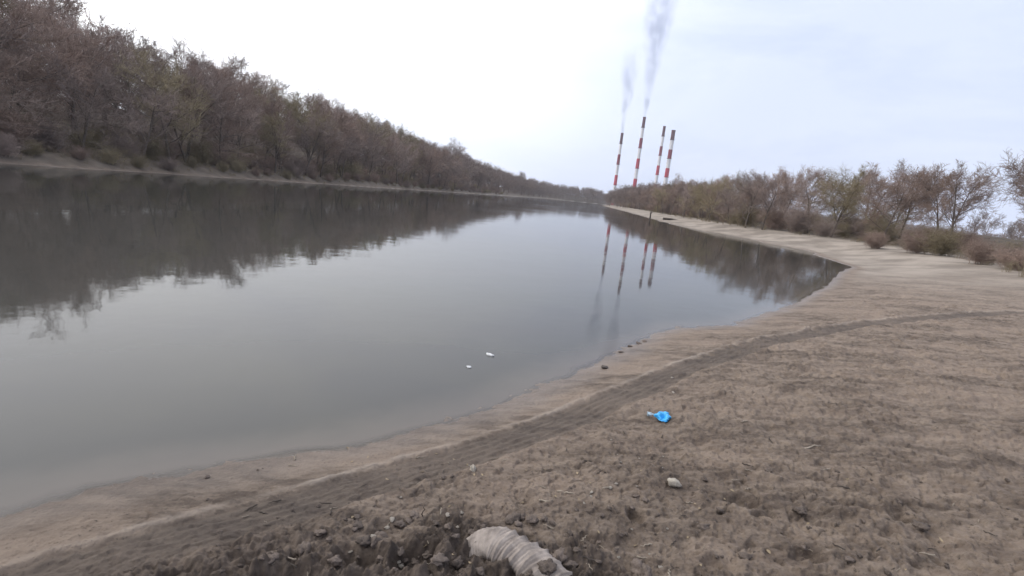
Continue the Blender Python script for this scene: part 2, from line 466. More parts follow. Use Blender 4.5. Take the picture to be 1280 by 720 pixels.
# ------------------------------------------------------------------ water
waz = np.concatenate([np.arange(-54, 54, 0.6), np.arange(54, 306, 6.0)]) * math.pi / 180
wrad = 1.2 * 1.022 ** np.arange(0, 330)
AZ, RD = np.meshgrid(waz, wrad)
WX, WY = RD * np.sin(AZ), RD * np.cos(AZ)
WZ = terrain(WX, WY, False)
nr, na = WX.shape
idx = np.arange(nr * na).reshape(nr, na); nxt = np.roll(idx, -1, 1)
F = np.stack([idx[:-1], nxt[:-1], nxt[1:], idx[1:]], -1).reshape(-1, 4)[:, ::-1]
keep = (WZ.ravel()[F].min(1) < 0.35)
F = F[keep][:, ::-1]
w_me = mesh_np('water', np.stack([WX, WY, np.zeros_like(WX)], -1).reshape(-1, 3), F, smooth=True)
at_ = w_me.attributes.new('depth', 'FLOAT', 'POINT'); at_.data.foreach_set('value', (-WZ).astype(np.float32).ravel())

def water_material():
    mt, n, l, p = mat('river_water')
    n.remove(p); out = n['Material Output']
    tc = n.new('ShaderNodeTexCoord')
    nz = n.new('ShaderNodeTexNoise'); nz.inputs['Scale'].default_value = 0.55; nz.inputs['Detail'].default_value = 4
    nz2 = n.new('ShaderNodeTexNoise'); nz2.inputs['Scale'].default_value = 3.5; nz2.inputs['Detail'].default_value = 3
    l.new(tc.outputs['Object'], nz.inputs['Vector']); l.new(tc.outputs['Object'], nz2.inputs['Vector'])
    ad = n.new('ShaderNodeMath'); ad.operation = 'MULTIPLY_ADD'; ad.inputs[1].default_value = 0.12
    l.new(nz2.outputs['Fac'], ad.inputs[0]); l.new(nz.outputs['Fac'], ad.inputs[2])
    bp = n.new('ShaderNodeBump'); bp.inputs['Strength'].default_value = 1.0; bp.inputs['Distance'].default_value = 0.006
    l.new(ad.outputs[0], bp.inputs['Height'])
    fr = n.new('ShaderNodeFresnel'); fr.inputs['IOR'].default_value = 1.333; l.new(bp.outputs[0], fr.inputs['Normal'])
    gl = n.new('ShaderNodeBsdfGlossy'); gl.inputs['Roughness'].default_value = 0.035; l.new(bp.outputs[0], gl.inputs['Normal'])
    df = n.new('ShaderNodeBsdfDiffuse')
    tr = n.new('ShaderNodeBsdfTransparent')
    da = n.new('ShaderNodeAttribute'); da.attribute_name = 'depth'
    mc = n.new('ShaderNodeMapRange'); mc.interpolation_type = 'SMOOTHSTEP'
    mc.inputs['From Min'].default_value = 0.0; mc.inputs['From Max'].default_value = 0.035
    l.new(da.outputs['Fac'], mc.inputs['Value'])
    cm = n.new('ShaderNodeMix'); cm.data_type = 'RGBA'; cm.inputs[6].default_value = (0.108, 0.094, 0.081, 1); cm.inputs[7].default_value = (0.058, 0.056, 0.050, 1)
    l.new(mc.outputs[0], cm.inputs[0]); l.new(cm.outputs[2], df.inputs['Color'])
    mr = n.new('ShaderNodeMapRange'); mr.interpolation_type = 'SMOOTHSTEP'
    mr.inputs['From Min'].default_value = -0.004; mr.inputs['From Max'].default_value = 0.006
    l.new(da.outputs['Fac'], mr.inputs['Value'])
    m1 = n.new('ShaderNodeMixShader'); l.new(mr.outputs[0], m1.inputs[0]); l.new(tr.outputs[0], m1.inputs[1]); l.new(df.outputs[0], m1.inputs[2])
    nr_ = n.new('ShaderNodeTexNoise'); nr_.inputs['Scale'].default_value = 0.06; nr_.inputs['Detail'].default_value = 3; l.new(tc.outputs['Object'], nr_.inputs['Vector'])
    rr_ = n.new('ShaderNodeMapRange'); rr_.inputs['From Min'].default_value = .4; rr_.inputs['From Max'].default_value = .7; rr_.inputs['To Min'].default_value = .02; rr_.inputs['To Max'].default_value = .075
    l.new(nr_.outputs['Fac'], rr_.inputs['Value']); l.new(rr_.outputs[0], gl.inputs['Roughness'])
    m2 = n.new('ShaderNodeMixShader'); l.new(fr.outputs[0], m2.inputs[0]); l.new(m1.outputs[0], m2.inputs[1]); l.new(gl.outputs[0], m2.inputs[2])
    l.new(m2.outputs[0], out.inputs['Surface'])
    return mt
w_me.materials.append(water_material())
tag(link('water', w_me), kind='structure')

# ------------------------------------------------------------------ trees
def grow(seed, H, spread, lean=0.0, n1=13, n2=8, n3=7, n4=5, rise=0.5, base=0.25, thick=1.0, round_=False, fat=1.0):
    rg = random.Random(seed)
    lev = {0: [], 1: [], 2: [], 3: [], 4: []}
    def wander(p, d, L, r0, r1, nseg, level, up, jit):
        pts = [p.copy()]; d = d.normalized()
        for i in range(nseg):
            d = (d + Vector((rg.gauss(0, jit), rg.gauss(0, jit), rg.gauss(0, jit) + up))).normalized()
            p = p + d * (L / nseg)
            a = r0 + (r1 - r0) * i / nseg; b = r0 + (r1 - r0) * (i + 1) / nseg
            lev[level].append((tuple(pts[-1]), tuple(p), a, b))
            pts.append(p.copy())
        return pts
    def along(pts, t):
        f = t * (len(pts) - 1); i = min(int(f), len(pts) - 2)
        return pts[i].lerp(pts[i + 1], f - i), (pts[i + 1] - pts[i]).normalized()
    def kids(pts, n, lo, hi):
        for k in range(n):
            t = lo + (hi - lo) * (k + rg.random()) / n
            yield t, *along(pts, t)
    def off(d, ang):
        o = d.orthogonal().normalized(); o.rotate(Matrix.Rotation(rg.uniform(0, 6.283), 3, d))
        return d * math.cos(ang) + o * math.sin(ang)
    trunk = wander(Vector((0, 0, -0.4)), Vector((lean, rg.uniform(-.06, .06), 1)), H * 0.82, 0.016 * H * thick, 0.004 * H, 7, 0, 0.03, 0.07)
    stems = [(trunk, 1.0)]
    for st, k0 in stems:
        for t, p, d in kids(st, n1, base, 1.0):
            a = R(rg.uniform(32, 68)) if not round_ else R(rg.uniform(40, 80))
            L = spread * H * (0.30 + 0.22 * math.sin(math.pi * min(1, max(0.05, (t - base) / (1 - base) * 0.85 + 0.12)))) * rg.uniform(.75, 1.2)
            rb = 0.006 * H * (1.15 - 0.7 * t) * thick
            l1 = wander(p, off(d, a), L, rb, rb * .35, 5, 1, 0.10 * rise, 0.13)
            for t2, p2, d2 in kids(l1, n2, 0.15, 1.0):
                L2 = L * rg.uniform(.32, .6) * (1.15 - .5 * t2)
                l2 = wander(p2, off(d2, R(rg.uniform(25, 60))), L2, rb * .42, rb * .2, 4, 2, 0.10 * rise, 0.15)
                for t3, p3, d3 in kids(l2, n3, 0.1, 1.0):
                    L3 = L2 * rg.uniform(.35, .7)
                    l3 = wander(p3, off(d3, R(rg.uniform(20, 60))), L3, max(rb * .2, .017 * fat), .013 * fat, 3, 3, 0.08 * rise, 0.16)
                    for t4, p4, d4 in kids(l3, n4, 0.1, 1.0):
                        wander(p4, off(d4, R(rg.uniform(20, 60))), L3 * rg.uniform(.35, .75), .014 * fat, .010 * fat, 2, 4, 0.08 * rise, 0.15)
    def build(levels, sides):
        Vs, Fs, o = [], [], 0
        for lv, sd in zip(levels, sides):
            S = lev[lv]
            if not S: continue
            v, f = segs_mesh([s[0] for s in S], [s[1] for s in S], [s[2] for s in S], [s[3] for s in S], sd)
            Vs.append(v); Fs.append(f + o); o += len(v)
        return np.concatenate(Vs), np.concatenate(Fs)
    return build((0, 1), (7, 5)), build((2, 3, 4), (3, 3, 3))

M_bark = simple('bark', (0.075, 0.060, 0.050), (0.15, 0.125, 0.105), 6, 0.9, 0.02, vary=0.25)
TONES = {
    'grey': simple('grey_twigs', (0.205, 0.158, 0.136), (0.31, 0.245, 0.212), 0.5, 0.95, vary=0.22),
    'brown': simple('brown_twigs', (0.205, 0.148, 0.120), (0.31, 0.230, 0.188), 0.5, 0.95, vary=0.22),
    'ochre': simple('olive_twigs', (0.195, 0.160, 0.100), (0.285, 0.235, 0.15), 0.5, 0.95, vary=0.22),
}
VARIANTS = []
specs = [dict(spread=.80), dict(spread=.95, round_=True), dict(spread=.70, rise=.9), dict(spread=.85, n1=15), dict(spread=1.0, base=.15, round_=True), dict(spread=.75, base=.3, rise=.7)]
for i, sp in enumerate(specs):
    (tv, tf), (cv, cf) = grow(100 + i, 12.0, **sp)
    tm = mesh_np('trunk', tv, tf, [M_bark], smooth=True)
    cms = {t: mesh_np('crown_' + t, cv, cf, [mm]) for t, mm in TONES.items()}
    VARIANTS.append((tm, cms))

def plant_tree(x, y, size, tone, label, group, variant=None, z=None, name='bare_tree', tilt=0.0):
    tm, cms = VARIANTS[variant if variant is not None else random.randrange(len(VARIANTS))]
    root = empty(name, (x, y, (ground_zc(x, y) if z is None else z)), random.uniform(0, 6.28))
    root.scale = (size / 12.0 * random.uniform(.9, 1.15), size / 12.0 * random.uniform(.9, 1.15), size / 12.0)
    root.rotation_euler[0] = random.uniform(-.06, .06); root.rotation_euler[1] = random.uniform(-.06, .06)
    tag(root, label, 'tree', group)
    link('trunk', tm, root); link('crown', cms[tone], root)
    return root

ground_zc = ground_z

def left_x(y):
    P = left_bank
    for (ax, ay), (bx, by) in zip(P, P[1:]):
        if ay <= y <= by: return ax + (bx - ax) * (y - ay) / (by - ay)
    return P[-1][0]
def right_x(y):
    P = right_bank
    for (ax, ay), (bx, by) in zip(P, P[1:]):
        if by <= y <= ay: return ax + (bx - ax) * (y - ay) / (by - ay)
    return P[0][0]

tone_words = {'grey': 'grey', 'brown': 'reddish brown', 'ochre': 'olive brown'}
def pick_tone(y):
    return random.choices(('grey', 'brown', 'ochre'), (5, 4, 2 if y < 200 else 4))[0]

# left bank: three rows up the slope, growing smaller in number with distance
n_left = 0
rows = [('along the foot of the wooded left bank', 4.5, 5.5, (8.5, 12)), ('low on the slope of the wooded left bank', 11.0, 6.0, (12, 15.5)), ('halfway up the wooded left bank', 20.0, 6.5, (13, 17.5)),
        ('high on the slope of the wooded left bank', 32.0, 7.5, (14, 18.5)), ('on the ridge of the wooded left bank', 47.0, 8.5, (14, 19.0))]
for where, off0, step, (s0, s1) in rows:
    y = 14.0
    while y < 262:
        yy = y + random.uniform(-.35, .35) * step
        x = left_x(yy) - off0 + random.uniform(-3.0, 3.0) * (1.6 if off0 > 10 else .6)
        t = pick_tone(yy)
        plant_tree(x, yy, random.uniform(s0, s1), t, 'bare %s tree %s' % (tone_words[t], where), 'bare %s trees %s' % (tone_words[t], where)); n_left += 1
        y += step * (0.8 + y / 330) * random.uniform(.75, 1.15)

# right bank thicket behind the pale sand
rows = [('at the front of the thicket behind the right sandy bank', 9.0, 5.0, (5.5, 7.5)), ('deep in the thicket behind the right sandy bank', 15.0, 5.5, (6.5, 8.5)), ('at the back of the thicket behind the right sandy bank', 24.0, 7.0, (7.5, 9.5))]
for where, off0, step, (s0, s1) in rows:
    y = 60.0
    while y < 270:
        yy = y + random.uniform(-.35, .35) * step
        x = right_x(yy) + off0 + random.uniform(-2.5, 2.5)
        t = random.choices(('grey', 'brown', 'ochre'), (3, 6, 2))[0]
        plant_tree(x, yy, random.uniform(s0, s1) * (1.0 + .35 * max(0, min(1, (yy - 110) / 130))), t, 'bare %s tree %s' % (tone_words[t], where), 'bare %s trees %s' % (tone_words[t], where))
        y += step * (0.9 + y / 400) * random.uniform(.75, 1.15)
# right cove beside the beach
for k in range(14):
    t = random.choice(('grey', 'brown'))
    a = k / 13
    x = 40 - 8 * a + random.uniform(-3, 3) + (k % 2) * 7; y = 58 - 44 * a + random.uniform(-2, 2)
    plant_tree(x, y, random.uniform(6, 9), t, 'bare %s tree beside the muddy cove right of the beach' % tone_words[t], 'bare %s trees beside the cove' % tone_words[t])

# single trees that stand out on the left skyline
def skyline_tree(px, py, dist, variant, label):
    d = ray(px, py); x = d.x / d.y * dist; top = EYE.z + d.z / d.y * dist; z = ground_zc(x, dist)
    t = plant_tree(x, dist, (top - z) * .92, 'grey', label, None, variant)
    t.rotation_euler[0] = t.rotation_euler[1] = 0
skyline_tree(577, 177, 350, 1, 'pale round-crowned bare tree standing alone above the left ridge')
skyline_tree(655, 213, 470, 4, 'small faint bare tree poking above the far left ridge')

# ------------------------------------------------------------------ shrubs
def shrub_mesh(seed, tone):
    rg = random.Random(seed); S = []
    def wander(p, d, L, r0, nseg, jit):
        pts = [p]
        for i in range(nseg):
            d = (d + Vector((rg.gauss(0, jit), rg.gauss(0, jit), rg.gauss(0, jit) + .05))).normalized()
            q = p + d * (L / nseg); S.append((tuple(p), tuple(q), r0 * (1 - .6 * i / nseg), r0 * (1 - .6 * (i + 1) / nseg))); p = q; pts.append(q)
        return pts
    for k in range(34):
        a = rg.uniform(0, 6.28); w = rg.uniform(0.05, .95)
        pts = wander(Vector((rg.gauss(0, .35), rg.gauss(0, .35), -.1)), Vector((math.cos(a) * w, math.sin(a) * w, 1)), rg.uniform(1.2, 2.4), .014, 5, .14)
        for q in pts[1:]:
            for j in range(4):
                b = wander(q, Vector((rg.gauss(0, 1), rg.gauss(0, 1), rg.uniform(-.2, 1.2))), rg.uniform(.35, .8), .008, 3, .2)
                for q2 in b[1:]:
                    for jj in range(2):
                        wander(q2, Vector((rg.gauss(0, 1), rg.gauss(0, 1), rg.uniform(-.2, 1.0))), rg.uniform(.15, .35), .006, 1, .2)
    v, f = segs_mesh([s[0] for s in S], [s[1] for s in S], [s[2] for s in S], [s[3] for s in S], 3)
    return mesh_np('bare_shrub', v, f, [TONES[tone]])
SHRUBS = [(t, shrub_mesh(300 + i, t)) for i, t in enumerate(('grey', 'brown', 'brown', 'ochre'))]
def plant_shrub(x, y, s, label, group):
    t, me = random.choice(SHRUBS)
    o = link('bare_shrub', me, None, (x, y, ground_zc(x, y)), (0, 0, random.uniform(0, 6.28)), (s * random.uniform(.9, 1.4), s * random.uniform(.9, 1.4), s))
    tag(o, label, 'shrub', group)
y = 20
while y < 330:
    for off0 in (1.9, 4.4, 11.5):
        plant_shrub(left_x(y) - off0 - random.uniform(-.3, .3 * off0), y + random.uniform(-1, 1), random.uniform(.5, .9) if off0 < 2 else random.uniform(.9, 1.7), 'bare tangled shrub under the trees of the left bank', 'bare shrubs on the left bank')
    y += 3.0 * (1 + y / 160) * random.uniform(.8, 1.2)
for k in range(46):
    y = 14 + k * 4.2 + random.uniform(-1.5, 1.5)
    plant_shrub(left_x(y) - random.uniform(44, 62), y, random.uniform(2.2, 3.2), 'tall bare undergrowth shrub on the ridge of the left bank', 'tall shrubs on the left ridge')
y = 60
while y < 330:
    for off0 in (9.5, 15):
        plant_shrub(right_x(y) + off0 + random.uniform(-1.2, 1.6), y + random.uniform(-1, 1), random.uniform(.8, 1.5), 'bare tangled shrub along the back edge of the right sandy bank', 'bare shrubs on the right bank')
    y += 3.2 * (1 + y / 130) * random.uniform(.8, 1.2)
for k in range(24):
    a = k / 23
    plant_shrub(37 - 14 * a + random.uniform(-2, 2) + (k % 3) * 3, 60 - 42 * a + random.uniform(-2, 2), random.uniform(.5, 1.0), 'bare tangled shrub beside the muddy cove right of the beach', 'bare shrubs beside the cove')

# ------------------------------------------------------------------ dead grass at the back of the sand and along the left bank foot
M_grass = simple('dead_grass', (0.17, 0.135, 0.085), (0.33, 0.275, 0.185), 3, .9, vary=0)
def dead_grass():
    rg = random.Random(44); P0, P1, R0, R1 = [], [], [], []
    def tuft(x, y, h):
        z = ground_zc(x, y)
        for b in range(16):
            a = rg.uniform(0, 6.28); w = rg.uniform(.05, .45) * h; q = (x + rg.gauss(0, .12), y + rg.gauss(0, .12), z - .03)
            m_ = (q[0] + math.cos(a) * w * .4, q[1] + math.sin(a) * w * .4, z + h * rg.uniform(.5, .7)); e = (q[0] + math.cos(a) * w * 1.3, q[1] + math.sin(a) * w * 1.3, z + h * rg.uniform(.6, 1.05))
            P0.extend((q, m_)); P1.extend((m_, e)); R0.extend((.008, .006)); R1.extend((.006, .003))
    y = 14
    while y < 190:
        for k in range(5):
            yy = y + rg.uniform(-2, 2)
            xr = right_x(min(max(yy, 14), 600))
            tuft(xr + (rg.uniform(6.5, 13) if yy > 60 else rg.uniform(8, 16)), yy, rg.uniform(.3, .8))
            if yy > 15: tuft(left_x(yy) - rg.uniform(1.0, 4.5), yy, rg.uniform(.3, .8))
        y += 1.1 * (1 + y / 90)
    return segs_mesh(P0, P1, R0, R1, 3)
v, f = dead_grass()
tag(link('dead_grass', mesh_np('dead_grass', v, f, [M_grass])), 'dry yellowish grass along the foot of the thickets', 'grass', kind='stuff')

# ------------------------------------------------------------------ the far wood: one mass nobody could count
def far_wood():
    Vs, Fs, o = [], [], 0
    protos = [grow(900 + k, 12.0, sp_, n1=11, n2=6, n3=5, n4=2, fat=2.2) for k, sp_ in enumerate((.85, .75))]   # coarser twigs suit the distance
    spots = []
    rg = random.Random(5)
    pts = [(left_x(250), 250)] + [q for q in left_bank if q[1] >= 300]
    for (ax, ay), (bx, by) in zip(pts, pts[1:]):
        L = math.hypot(bx - ax, by - ay); nx, ny = -(by - ay) / L, (bx - ax) / L
        n = int(L / (7 if ay < 480 else 4.5))
        for k in range(n):
            for off0, s in ((5, 11), (12, 13.5), (24, 15.5), (38, 16), (54, 16)):
                t = (k + rg.random()) / n; q = off0 + rg.uniform(-3, 3)
                spots.append((ax + (bx - ax) * t + nx * q, ay + (by - ay) * t + ny * q, s * rg.uniform(.8, 1.15)))
    pts = [q for q in right_bank if q[1] >= 325][::-1]
    pts = [(right_x(262), 262)] + pts
    for (ax, ay), (bx, by) in zip(pts, pts[1:]):
        L = math.hypot(bx - ax, by - ay); nx, ny = (by - ay) / L, -(bx - ax) / L
        n = int(L / 7)
        for k in range(n):
            for off0, s in ((3.5, 8.5), (9, 11), (17, 12.5), (28, 13), (42, 13)):
                t = (k + rg.random()) / n; q = off0 + rg.uniform(-3, 3)
                spots.append((ax + (bx - ax) * t + nx * q, ay + (by - ay) * t + ny * q, s * rg.uniform(.8, 1.15)))
    for k in range(70):
        spots.append((rg.uniform(75, 300), rg.uniform(110, 260), rg.uniform(7, 10)))
    for i, (x, y, s) in enumerate(spots):
        k = s / 12; a = rg.uniform(0, 6.28); c, si = math.cos(a) * k, math.sin(a) * k
        z = ground_zc(x, y)
        if z < 0.3: continue
        for v, f in protos[i % 2]:
            w = np.stack([v[:, 0] * c - v[:, 1] * si + x, v[:, 0] * si + v[:, 1] * c + y, v[:, 2] * k + z], 1)
            Vs.append(w.astype(np.float32)); Fs.append(f + o); o += len(v)
    return np.concatenate(Vs), np.concatenate(Fs)
v, f = far_wood()
tag(link('far_wood', mesh_np('far_wood', v, f, [TONES['grey']])), 'far wood of bare trees closing the river bend', 'wood', kind='stuff')

# ------------------------------------------------------------------ striped chimneys and their smoke
def chimney_paint(name, c, soot):
    mt, n, l, p = mat(name)
    tc = n.new('ShaderNodeTexCoord'); mp = n.new('ShaderNodeMapping'); mp.inputs['Scale'].default_value = (1, 1, .12)
    nz = n.new('ShaderNodeTexNoise'); nz.inputs['Scale'].default_value = .9; nz.inputs['Detail'].default_value = 5
    l.new(tc.outputs['Object'], mp.inputs[0]); l.new(mp.outputs[0], nz.inputs['Vector'])
    mr = n.new('ShaderNodeMapRange'); mr.inputs['From Min'].default_value = .35; mr.inputs['From Max'].default_value = .7; mr.inputs['To Max'].default_value = .55
    l.new(nz.outputs['Fac'], mr.inputs['Value'])
    mx = n.new('ShaderNodeMix'); mx.data_type = 'RGBA'; mx.inputs[6].default_value = (*c, 1); mx.inputs[7].default_value = (*soot, 1)
    l.new(mr.outputs[0], mx.inputs[0]); l.new(mx.outputs[2], p.inputs['Base Color']); p.inputs['Roughness'].default_value = .7
    return mt
M_red = chimney_paint('red_paint', (0.50, 0.030, 0.060), (0.30, 0.025, 0.050))
M_redold = chimney_paint('weathered_red_paint', (0.26, 0.030, 0.055), (0.15, 0.028, 0.042))
M_sooty = chimney_paint('sooty_paint', (0.13, 0.045, 0.058), (0.075, 0.04, 0.048))
M_white = chimney_paint('white_paint', (0.80, 0.78, 0.78), (0.62, 0.60, 0.61))
M_steel = simple('galvanised_steel', (0.18, 0.18, 0.19), (0.28, 0.28, 0.29), 2, .5)

def chimney(px, py, dist, band, r_top, r_bot, label):
    r_top *= .88; r_bot *= .88
    d = ray(px, py); top = Vector((EYE.x + d.x / d.y * dist, dist, EYE.z + d.z / d.y * dist))
    gz = ground_zc(top.x, top.y); H = top.z - gz
    root = tag(empty('striped_chimney', (top.x, top.y, gz)), label, 'chimney', 'red and white striped power station chimneys')
    nb = int(math.ceil(H / band)); zs = [H - band * k for k in range(nb)] + [0.0]
    sides = 28; V, F, MI = [], [], []
    rad_ = lambda z: r_bot + (r_top - r_bot) * (z / H) ** .8
    for z in zs:
        for k in range(sides):
            a = 2 * math.pi * k / sides; V.append((rad_(z) * math.cos(a), rad_(z) * math.sin(a), z))
    for i in range(len(zs) - 1):
        for k in range(sides):
            k2 = (k + 1) % sides
            F.append((i * sides + k, (i + 1) * sides + k, (i + 1) * sides + k2, i * sides + k2))
            MI.append(1 if i % 2 else (2 if i == 0 else (3 if i <= 2 else 0)))
    link('shaft', mesh_np('shaft', V, F, [M_red, M_white, M_sooty, M_redold], MI, True), root)
    def ring(z0, z1, ri, ro):
        v = []; f = []
        for (r_, z) in ((ri, z0), (ro, z0), (ro, z1), (ri, z1)):
            for k in range(sides):
                a = 2 * math.pi * k / sides; v.append((r_ * math.cos(a), r_ * math.sin(a), z))
        for i in range(4):
            j = (i + 1) % 4
            for k in range(sides):
                k2 = (k + 1) % sides; f.append((i * sides + k, i * sides + k2, j * sides + k2, j * sides + k))
        return v, f
    v, f = ring(H - .1, H + .7, r_top * .82, r_top * 1.1); link('rim', mesh_np('rim', v, f, [M_sooty]), root)
    for q in (1, 3, 5):
        z = H - band * q + .4
        v, f = ring(z, z + .12, rad_(z) + .05, rad_(z) + .9); pl = link('platform', mesh_np('platform', v, f, [M_steel]), root)
        v, f = ring(z + 1.0, z + 1.08, rad_(z) + .82, rad_(z) + .9); link('railing', mesh_np('railing', v, f, [M_steel]), pl)
    S = []
    for sx in (-.25, .25):
        S.append(((sx, -rad_(0) - .2, 2), (sx, -rad_(H) - .2, H), .04, .04))
    for k in range(int(H / 2)):
        z = 2 + k * 2 * (H - 2) / H; S.append(((-.25, -rad_(z) - .2, z), (.25, -rad_(z) - .2, z), .03, .03))
    v, f = segs_mesh([s[0] for s in S], [s[1] for s in S], [s[2] for s in S], [s[3] for s in S], 4)
    link('ladder', mesh_np('ladder', v, f, [M_steel]), root)
    return top
tops = [chimney(777.8, 167, 700, 13.2, 1.95, 2.6, 'leftmost red and white chimney rising behind the right bank, smoking thinly'),
        chimney(805.6, 147, 700, 12.9, 2.1, 3.0, 'tallest red and white chimney with the thickest smoke, second from left'),
        chimney(830.6, 158.5, 760, 13.3, 2.1, 2.8, 'slim smokeless red and white chimney, second from right'),
        chimney(842.0, 163.5, 690, 11.7, 2.7, 3.3, 'stout smokeless red and white chimney, rightmost of the four')]

def smoke(top, height, dens, grow_, drift, label, seed):
    mt = bpy.data.materials.new('chimney_smoke'); mt.use_nodes = True
    n, l = mt.node_tree.nodes, mt.node_tree.links; n.clear()
    out = n.new('ShaderNodeOutputMaterial'); pv = n.new('ShaderNodeVolumePrincipled')
    pv.inputs['Color'].default_value = (0.74, 0.79, 0.90, 1); pv.inputs['Anisotropy'].default_value = 0.1
    tc = n.new('ShaderNodeTexCoord'); sx = n.new('ShaderNodeSeparateXYZ'); l.new(tc.outputs['Object'], sx.inputs[0])
    def M(op, a, b=None, c=None, clamp=False):
        x = n.new('ShaderNodeMath'); x.operation = op; x.use_clamp = clamp
        for i, s in enumerate((a, b, c)):
            if s is None: continue
            if hasattr(s, 'links'): l.new(s, x.inputs[i])
            else: x.inputs[i].default_value = s
        return x.outputs[0]
    z = sx.outputs['Z']
    mp = n.new('ShaderNodeMapping'); mp.inputs['Location'].default_value = (seed * 13.1, seed * 7.7, 0); mp.inputs['Scale'].default_value = (1, 1, .55)
    l.new(tc.outputs['Object'], mp.inputs[0])
    wob = n.new('ShaderNodeTexNoise'); wob.inputs['Scale'].default_value = .035; wob.inputs['Detail'].default_value = 2; l.new(mp.outputs[0], wob.inputs['Vector'])
    ws = n.new('ShaderNodeSeparateXYZ'); l.new(wob.outputs['Color'], ws.inputs[0])
    zz = M('DIVIDE', z, height)
    amp = M('MULTIPLY', M('MULTIPLY', zz, 2.0, clamp=True), 15.0)
    cx = M('MULTIPLY_ADD', M('MULTIPLY', zz, zz), drift, M('MULTIPLY', M('SUBTRACT', ws.outputs[0], .5), amp))
    cy = M('MULTIPLY', M('SUBTRACT', ws.outputs[1], .5), amp)
    dx = M('SUBTRACT', sx.outputs['X'], cx); dy = M('SUBTRACT', sx.outputs['Y'], cy)
    r_ = M('SQRT', M('ADD', M('MULTIPLY', dx, dx), M('MULTIPLY', dy, dy)))
    Rz = M('MULTIPLY_ADD', z, grow_, 2.0)
    core = n.new('ShaderNodeMapRange'); core.interpolation_type = 'SMOOTHSTEP'
    core.inputs['From Min'].default_value = 1.0; core.inputs['From Max'].default_value = 0.0
    l.new(M('DIVIDE', r_, Rz), core.inputs['Value'])
    nz = n.new('ShaderNodeTexNoise'); nz.inputs['Scale'].default_value = .09; nz.inputs['Detail'].default_value = 5; nz.inputs['Roughness'].default_value = .6
    l.new(mp.outputs[0], nz.inputs['Vector'])
    nm = n.new('ShaderNodeMapRange'); nm.interpolation_type = 'SMOOTHSTEP'; nm.inputs['From Min'].default_value = .42; nm.inputs['From Max'].default_value = .64
    nm.inputs['To Min'].default_value = .12; l.new(nz.outputs['Fac'], nm.inputs['Value'])
    fo = n.new('ShaderNodeMapRange'); fo.interpolation_type = 'SMOOTHSTEP'; fo.inputs['From Min'].default_value = 1.0; fo.inputs['From Max'].default_value = .45
    l.new(zz, fo.inputs['Value'])
    thin = M('DIVIDE', dens * 3.2, Rz)
    den = M('MULTIPLY', M('MULTIPLY', core.outputs[0], nm.outputs[0]), M('MULTIPLY', fo.outputs[0], thin))
    l.new(den, pv.inputs['Density']); l.new(pv.outputs[0], out.inputs['Volume'])
    V, F = tube([(drift * (t / 8) ** 2, 0, height * t / 8 + .3) for t in range(9)], [3 + (2 + grow_ * height * t / 8) * 1.0 + 13 * min(1, t / 4) for t in range(9)], 16)
    o = link('smoke_plume', mesh_np('smoke_plume', V, F, [mt]), None, (top.x, top.y, top.z + .8))
    mt.cycles.volume_step_rate = 0.6
    return tag(o, label, 'smoke')
smoke(tops[0], 115, .82, .16, 0, 'thin grey smoke plume above the leftmost striped chimney', 1)
smoke(tops[1], 220, .92, .17, 2, 'tall bluish smoke plume above the tallest striped chimney', 5)

# ------------------------------------------------------------------ air
def haze():
    mt = bpy.data.materials.new('haze_air'); mt.use_nodes = True
    n, l = mt.node_tree.nodes, mt.node_tree.links; n.clear()
    out = n.new('ShaderNodeOutputMaterial'); pv = n.new('ShaderNodeVolumePrincipled')
    pv.inputs['Color'].default_value = (0.90, 0.93, 1.0, 1); pv.inputs['Density'].default_value = HAZE
    l.new(pv.outputs[0], out.inputs['Volume'])
    S, z0, z1 = 4200, -4, 360
    V = [(x, y, z) for z in (z0, z1) for x, y in ((-S, -S), (S, -S), (S, S), (-S, S))]
    F = [(3, 2, 1, 0), (4, 5, 6, 7), (0, 1, 5, 4), (1, 2, 6, 5), (2, 3, 7, 6), (3, 0, 4, 7)]
    tag(link('haze', mesh_np('haze', V, F, [mt])), 'thin pale haze in the air over the river', 'haze', kind='stuff')
HAZE = 0.00016
haze()

